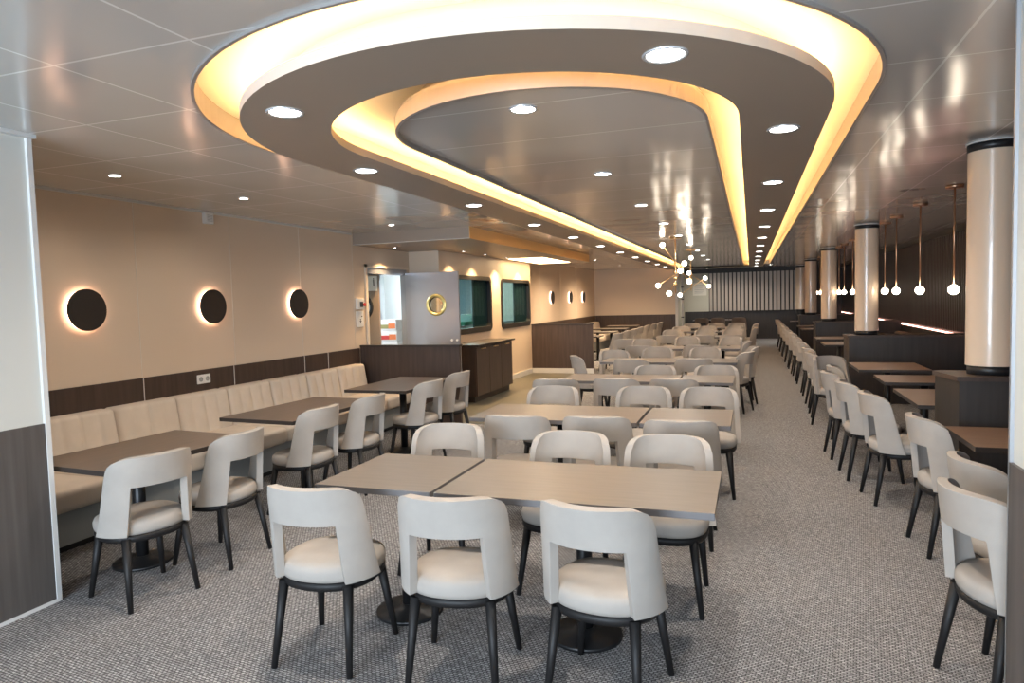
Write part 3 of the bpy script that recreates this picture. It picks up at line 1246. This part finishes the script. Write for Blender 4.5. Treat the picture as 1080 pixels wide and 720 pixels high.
t = thing('seating_partition', 'chest high dark partition on a white base, right of the galley windows', 'partition', (0, 14.45, 0))
bm = BM()
box(bm, -4.6, -3.22, .0, .06, .11, 1.06)
obj('panel', bm, 'dado', t)
bm = BM()
box(bm, -4.6, -3.20, -.01, .07, 1.06, 1.085)
obj('top_cap', bm, 'dark_edge', t)
bm = BM()
box(bm, -4.6, -3.22, -.005, .065, 0, .11)
obj('base', bm, 'trim_white', t)
bm = BM()
box(bm, -4.6, -4.585, 11.78, 14.44, 0, .11)
struct('baseboard_left', bm, 'trim_white')


# windows of the galley
def rrect(y0, y1, z0, z1, r, n=6):
    pts = []
    for cx_, cz_, a0 in ((y1 - r, z1 - r, 0), (y0 + r, z1 - r, 90), (y0 + r, z0 + r, 180), (y1 - r, z0 + r, 270)):
        for i in range(n + 1):
            a = R(a0 + 90 * i / n)
            pts.append((cx_ + r * math.cos(a), cz_ + r * math.sin(a)))
    return pts


for i, (y0, y1, z0, z1) in enumerate((W1, W2)):
    bm = BM()
    e = .03
    o_, i_ = rrect(y0 - e, y1 + e, z0 - e, z1 + e, .12), rrect(y0 + .035, y1 - .035, z0 + .06, z1 - .035, .08)
    n = len(o_)
    A = [bm.verts.new((-4.575, a, b)) for a, b in o_]
    B = [bm.verts.new((-4.575, a, b)) for a, b in i_]
    C = [bm.verts.new((-4.70, a, b)) for a, b in i_]
    D = [bm.verts.new((-4.60, a, b)) for a, b in o_]
    for k in range(n):
        l = (k + 1) % n
        bm.faces.new((A[k], A[l], B[l], B[k]))
        bm.faces.new((B[k], B[l], C[l], C[k]))
        bm.faces.new((A[k], D[k], D[l], A[l]))
    wf = struct('window_%d' % (i + 2), bm, 'black')
    bm = BM()
    box(bm, -4.64, -4.635, y0 + .03, y1 - .03, z0 + .03, z1 - .03)
    obj('pane', bm, 'glass', wf)
    bm = BM()
    ym = y0 + (y1 - y0) * (.60 if i == 0 else .52)
    box(bm, -4.675, -4.655, ym, y1 - .01, z0 + .01, z1 - .01)
    obj('sliding_panel', bm, 'kitchen_dark', wf)

# galley room behind
bm = BM()
box(bm, -8.3, -8.2, 7.6, 15.6, 0, 2.5)
box(bm, -8.3, XW - .1, 7.5, 7.6, 0, 2.5)
box(bm, -8.3, XW - .1, 15.6, 15.7, 0, 2.5)
gw = struct('wall_galley_inside', bm, 'kitchen_white')
bm = BM()
box(bm, -8.3, -5.22, 7.5, 9.84, 2.45, 2.55)
box(bm, -8.3, -4.68, 9.84, 14.37, 2.45, 2.55)
box(bm, -8.3, -5.22, 14.37, 15.7, 2.45, 2.55)
struct('ceiling_galley', bm, 'kitchen_white')
bm = BM()
box(bm, -6.6, -6.52, 11.4, 15.6, 0, 2.45)
struct('wall_galley_partition', bm, 'kitchen_white')
for x, y, l, lab in ((-6.6, 9.6, 1.3, 'fluorescent ceiling light inside the galley behind the door'), (-5.6, 12.8, 1.6, 'fluorescent ceiling light inside the galley behind the windows')):
    t = thing('tube_light', lab, 'ceiling light', (x, y, 2.45), 0)
    bm = BM()
    box(bm, -.10, .10, -l / 2, l / 2, -.03, 0)
    obj('housing', bm, 'plastic_white', t)
    bm = BM()
    box(bm, -.08, .08, -l / 2 + .03, l / 2 - .03, -.045, -.03)
    obj('diffuser', bm, 'tube_light', t)
    light('glow', 'AREA', (0, 0, -.06), 34 if y < 10 else 30, (.85, .95, 1), parent=t, shape='RECTANGLE', size=.2, size_y=l)

# door frame and leaves
bm = BM()
y0, y1, z1 = DOOR[0], DOOR[1], DOOR[3]
box(bm, XW, XW + .02, y0 - .04, y0 + .01, 0, z1 + .04)
box(bm, XW, XW + .02, y0 - .04, y1 + .04, z1 - .005, z1 + .035)
fr = struct('door_1', bm, mat('door_frame', (.80, .68, .55), .4))
bm = BM()
box(bm, XW - .10, XW, y0, y0 + .02, 0, z1)
box(bm, XW - .10, XW, y0 + .02, y1, z1 - .09, z1 - .006)
box(bm, XW - .10, XW, y1 - .02, y1, 0, z1 - .09)
obj('jamb', bm, 'trim_grey', fr)


def leaf(name, w_, h, wy, wz, r, mats, label, loc, rz, latch):
    """door leaf along local +X from the hinge, porthole at (wy, wz)"""
    t = thing(name, label, 'door', loc, rz)
    bm = BM()
    circ = [(wy + r * math.cos(2 * PI * i / 40), wz + r * math.sin(2 * PI * i / 40)) for i in range(40)]
    rect = [(0, .01), (w_, .01), (w_, h), (0, h)]
    for yy in (-.02, .02):
        polys = [[Vector((x, yy, z)) for x, z in rect], [Vector((x, yy, z)) for x, z in circ]]
        vs = [bm.verts.new(p) for q in polys for p in q]
        for tr in tessellate_polygon(polys):
            bm.faces.new([vs[k] for k in tr])
    for pts in (rect, circ):
        a = [bm.verts.new((x, -.02, z)) for x, z in pts]
        b = [bm.verts.new((x, .02, z)) for x, z in pts]
        for k in range(len(pts)):
            l = (k + 1) % len(pts)
            bm.faces.new((a[k], a[l], b[l], b[k]))
    obj('panel', bm, mats[0], t, weld=True)
    bm = BM()
    n = 40
    prof = [(r - .012, -.024), (r - .012, -.034), (r + .032, -.034), (r + .036, -.021)]
    rings_mesh(bm, [[(wy + p * math.cos(2 * PI * i / n), yy, wz + p * math.sin(2 * PI * i / n)) for i in range(n)] for p, yy in prof], False)
    obj('porthole_ring', bm, mats[1], t)
    bm = BM()
    rings_mesh(bm, [[(wy + p * math.cos(2 * PI * i / n), yy, wz + p * math.sin(2 * PI * i / n)) for i in range(n)] for p, yy in ((r - .002, -.022), (r - .018, -.026), (r - .018, .0))], False)
    obj('gasket', bm, 'black', t)
    bm = BM()
    tube(bm, (wy, -.004, wz), (wy, .004, wz), r - .003, n=40)
    obj('porthole_glass', bm, mats[2], t)
    if latch:
        bm = BM()
        for dx in (.13, .04):
            tube(bm, (w_ - dx, -.02, 1.04), (w_ - dx, -.04, 1.04), .018, n=14)
        obj('latch', bm, 'plastic_white', t)
    return t


leaf('galley_door', .90, 2.09, .52, 1.585, .135, ('steel', 'brass_ring', 'glass_mirror'), 'open stainless steel galley door with a brass ringed porthole', (XW + .02, 9.60, 0), 0, True)
leaf('galley_door', .56, 2.06, .26, 1.58, .17, (mat('leaf_brown', (.30, .22, .15), .45), 'black', 'kitchen_white'), 'brown inner galley door leaf with a round window, left of the opening', (-5.84, 9.05, 0), R(3), False)
# notice on the brown leaf
t = thing('door_notice', 'small cream sign with a figure on the brown door leaf', 'sign', (-5.38, 9.045, 1.93), R(3))
bm = BM()
box(bm, -.10, .10, -.022, -.020 + .001, -.11, .11)
obj('sheet', bm, 'paper', t)
bm = BM()
box(bm, .035, .05, -.026, -.022, -.04, .06)
ball(bm, (.042, -.024, .075), .010, 10, 6)
obj('figure_mark', bm, 'ink', t)

# call point and plate left of the door
t = thing('alarm_call_point', 'small box with a black front and a red button left of the galley door', 'alarm button', (XW, 8.24, 1.63))
bm = BM()
rbox(bm, 0, .04, -.09, .09, -.075, .075, .01)
obj('housing', bm, 'plastic_white', t)
bm = BM()
box(bm, .04, .046, -.03, .045, -.045, .03)
obj('window', bm, 'black', t)
bm = BM()
tube(bm, (.04, .075, -.01), (.06, .075, -.01), .024, n=18)
obj('button', bm, 'red', t)
t = thing('switch_plate', 'white plate with a dark figure mark below the alarm button', 'switch', (XW, 8.24, 1.42))
bm = BM()
rbox(bm, 0, .02, -.085, .085, -.11, .11, .006)
obj('plate', bm, 'plastic_white', t)
bm = BM()
box(bm, .02, .023, -.008, .008, -.06, -.02)
box(bm, .02, .023, -.025, .025, -.032, -.024)
tube(bm, (.02, 0, -.005), (.023, 0, -.005), .010, n=12)
box(bm, .02, .024, .02, .045, .03, .045)
obj('marks', bm, 'ink', t)

# ceiling-edge box and socket on the left wall
t = thing('wall_speaker', 'small white box high on the left wall under the ceiling', 'speaker', (XW, 5.49, 2.515))
bm = BM()
rbox(bm, 0, .05, -.055, .055, -.055, .055, .008)
obj('housing', bm, 'plastic_white', t)
bm = BM()
for k in range(5):
    box(bm, .05, .052, -.035, .035, -.03 + k * .014, -.026 + k * .014)
obj('grille', bm, 'plastic_grey', t)
t = thing('wall_socket', 'white double socket plate on the dark dado above the bench', 'socket', (XW + .012, 5.33, .93))
bm = BM()
rbox(bm, 0, .012, -.085, .085, -.045, .045, .005)
obj('plate', bm, 'plastic_white', t)
for s in (-1, 1):
    bm = BM()
    n = 18
    rings_mesh(bm, [[(h, s * .042 + p * math.cos(2 * PI * i / n), p * math.sin(2 * PI * i / n)) for i in range(n)] for p, h in ((.024, .012), (.024, .015), (.019, .015), (.019, .0125), (.004, .0125))], False)
    k = obj('outlet', bm, 'plastic_grey', t)

# things inside the galley
for i, z in enumerate((1.16, .97, .78)):
    t = thing('carton', 'white carton with a red and orange label in the galley, %s of the stack' % ('top', 'middle', 'bottom')[i], 'carton', (-5.98, 10.72, z), R(2 * i), 'cartons stacked behind the galley door')
    bm = BM()
    box(bm, -.17, .17, -.2, .2, 0, .185)
    obj('box', bm, 'carton', t, bevel=.004)
    bm = BM()
    box(bm, -.15, .02, -.204, -.2, .03, .10)
    obj('red_label', bm, ('label_olive', 'label_red', 'label_red')[i], t)
    bm = BM()
    box(bm, .02, .155, -.204, -.2, .03, .12)
    obj('orange_label', bm, 'label_orange', t)
t = thing('storage_shelf', 'steel shelf in the galley carrying the cartons', 'shelf', (-6.05, 10.75, 0))
bm = BM()
box(bm, -.5, .35, -.3, .3, .74, .78)
obj('board', bm, 'steel', t)
for sx in (-.47, .32):
    for sy in (-.27, .27):
        bm = BM()
        box(bm, sx - .015, sx + .015, sy - .015, sy + .015, 0, .74)
        obj('leg', bm, 'steel', t)
t = thing('red_canister', 'small red container beside the cartons in the galley', 'container', (-6.28, 10.62, .78))
bm = BM()
rbox(bm, -.05, .06, -.05, .05, 0, .22, .015)
obj('body', bm, 'red', t)
bm = BM()
tube(bm, (0, 0, .22), (0, 0, .245), .03, n=16)
obj('cap', bm, 'plastic_white', t)
t = thing('steel_cabinet', 'tall stainless steel cabinet with two doors inside the galley', 'cabinet', (-6.95, 12.0, 0))
bm = BM()
box(bm, -.7, .3, -.3, .3, .1, 2.1)
obj('body', bm, 'steel', t)
for s in (-.69, -.19):
    bm = BM()
    box(bm, s, s + .48, -.325, -.3, .12, 2.08)
    d = obj('door', bm, mat('steel_white', (.72, .74, .78), .35, .4), t, bevel=.003)
    bm = BM()
    box(bm, s + .42, s + .44, -.35, -.325, 1.0, 1.3)
    obj('handle', bm, 'steel', d)
t = thing('water_boiler', 'white upright machine inside the galley beyond the door', 'machine', (-6.75, 11.2, .0))
bm = BM()
rbox(bm, -.17, .17, -.17, .17, .3, 1.5, .04)
obj('body', bm, 'plastic_white', t)
bm = BM()
tube(bm, (0, 0, 1.5), (0, 0, 1.56), .1, n=20)
obj('lid', bm, 'plastic_grey', t)
bm = BM()
box(bm, -.2, .2, -.2, .2, 0, .3)
obj('stand', bm, 'steel', t)
t = thing('galley_worktop', 'long steel worktop seen through the galley windows', 'worktop', (-5.3, 12.2, .11))
bm = BM()
box(bm, -.38, .42, -1.6, 2.0, 1.04, 1.08)
obj('top', bm, 'steel', t)
bm = BM()
box(bm, -.36, .38, -1.55, 1.95, -.11, 1.04)
obj('cupboard', bm, 'kitchen_white', t)
t = thing('serving_tray', 'green tray on the worktop behind the nearer galley window', 'tray', (-5.15, 12.0, 1.19))
bm = BM()
rbox(bm, -.25, .25, -.55, .45, 0, .04, .015)
obj('base', bm, 'green_tray', t)
bm = BM()
for a, b, c, d in ((-.25, .25, -.55, -.53), (-.25, .25, .43, .45), (-.25, -.23, -.55, .45), (.23, .25, -.55, .45)):
    box(bm, a, b, c, d, .03, .07)
obj('rim', bm, 'green_tray', t)
t = thing('food_box', 'white open box of goods on the green tray behind the window', 'box', (-5.10, 12.1, 1.231))
bm = BM()
for a, b, c, d in ((-.15, .15, -.2, -.19), (-.15, .15, .19, .2), (-.15, -.14, -.2, .2), (.14, .15, -.2, .2)):
    box(bm, a, b, c, d, 0, .15)
box(bm, -.15, .15, -.2, .2, 0, .01)
obj('box', bm, 'carton', t)
bm = BM()
for k in range(7):
    ball(bm, (random.uniform(-.09, .09), random.uniform(-.14, .14), .11), .045, 12, 8)
obj('contents', bm, mat('goods', (.55, .36, .20), .6), t)

# pipe and notice near the far corner
t = thing('far_pipe', 'thin white vertical pipe by the far corner post', 'pipe', (-2.16, 23.5, 0))
bm = BM()
tube(bm, (0, 0, 0), (0, 0, HC), .035, n=16)
obj('tube', bm, 'trim_white', t)
bm = BM()
for z in (.9, 1.5, 1.9):
    tube(bm, (0, 0, z), (0, 0, z + .03), .045, n=16)
obj('clamp', bm, 'black', t)
t = thing('wall_notice', 'pale framed notice on the far wall left of the slat screen', 'notice', (-1.80, 26.5, 1.86))
bm = BM()
box(bm, -.25, .25, -.012, 0, -.24, .24)
obj('board', bm, 'paper', t)
bm = BM()
for k in range(6):
    box(bm, -.19, .17 - (k % 3) * .04, -.014, -.012, .15 - k * .06, .165 - k * .06)
obj('text_lines', bm, 'plastic_grey', t)
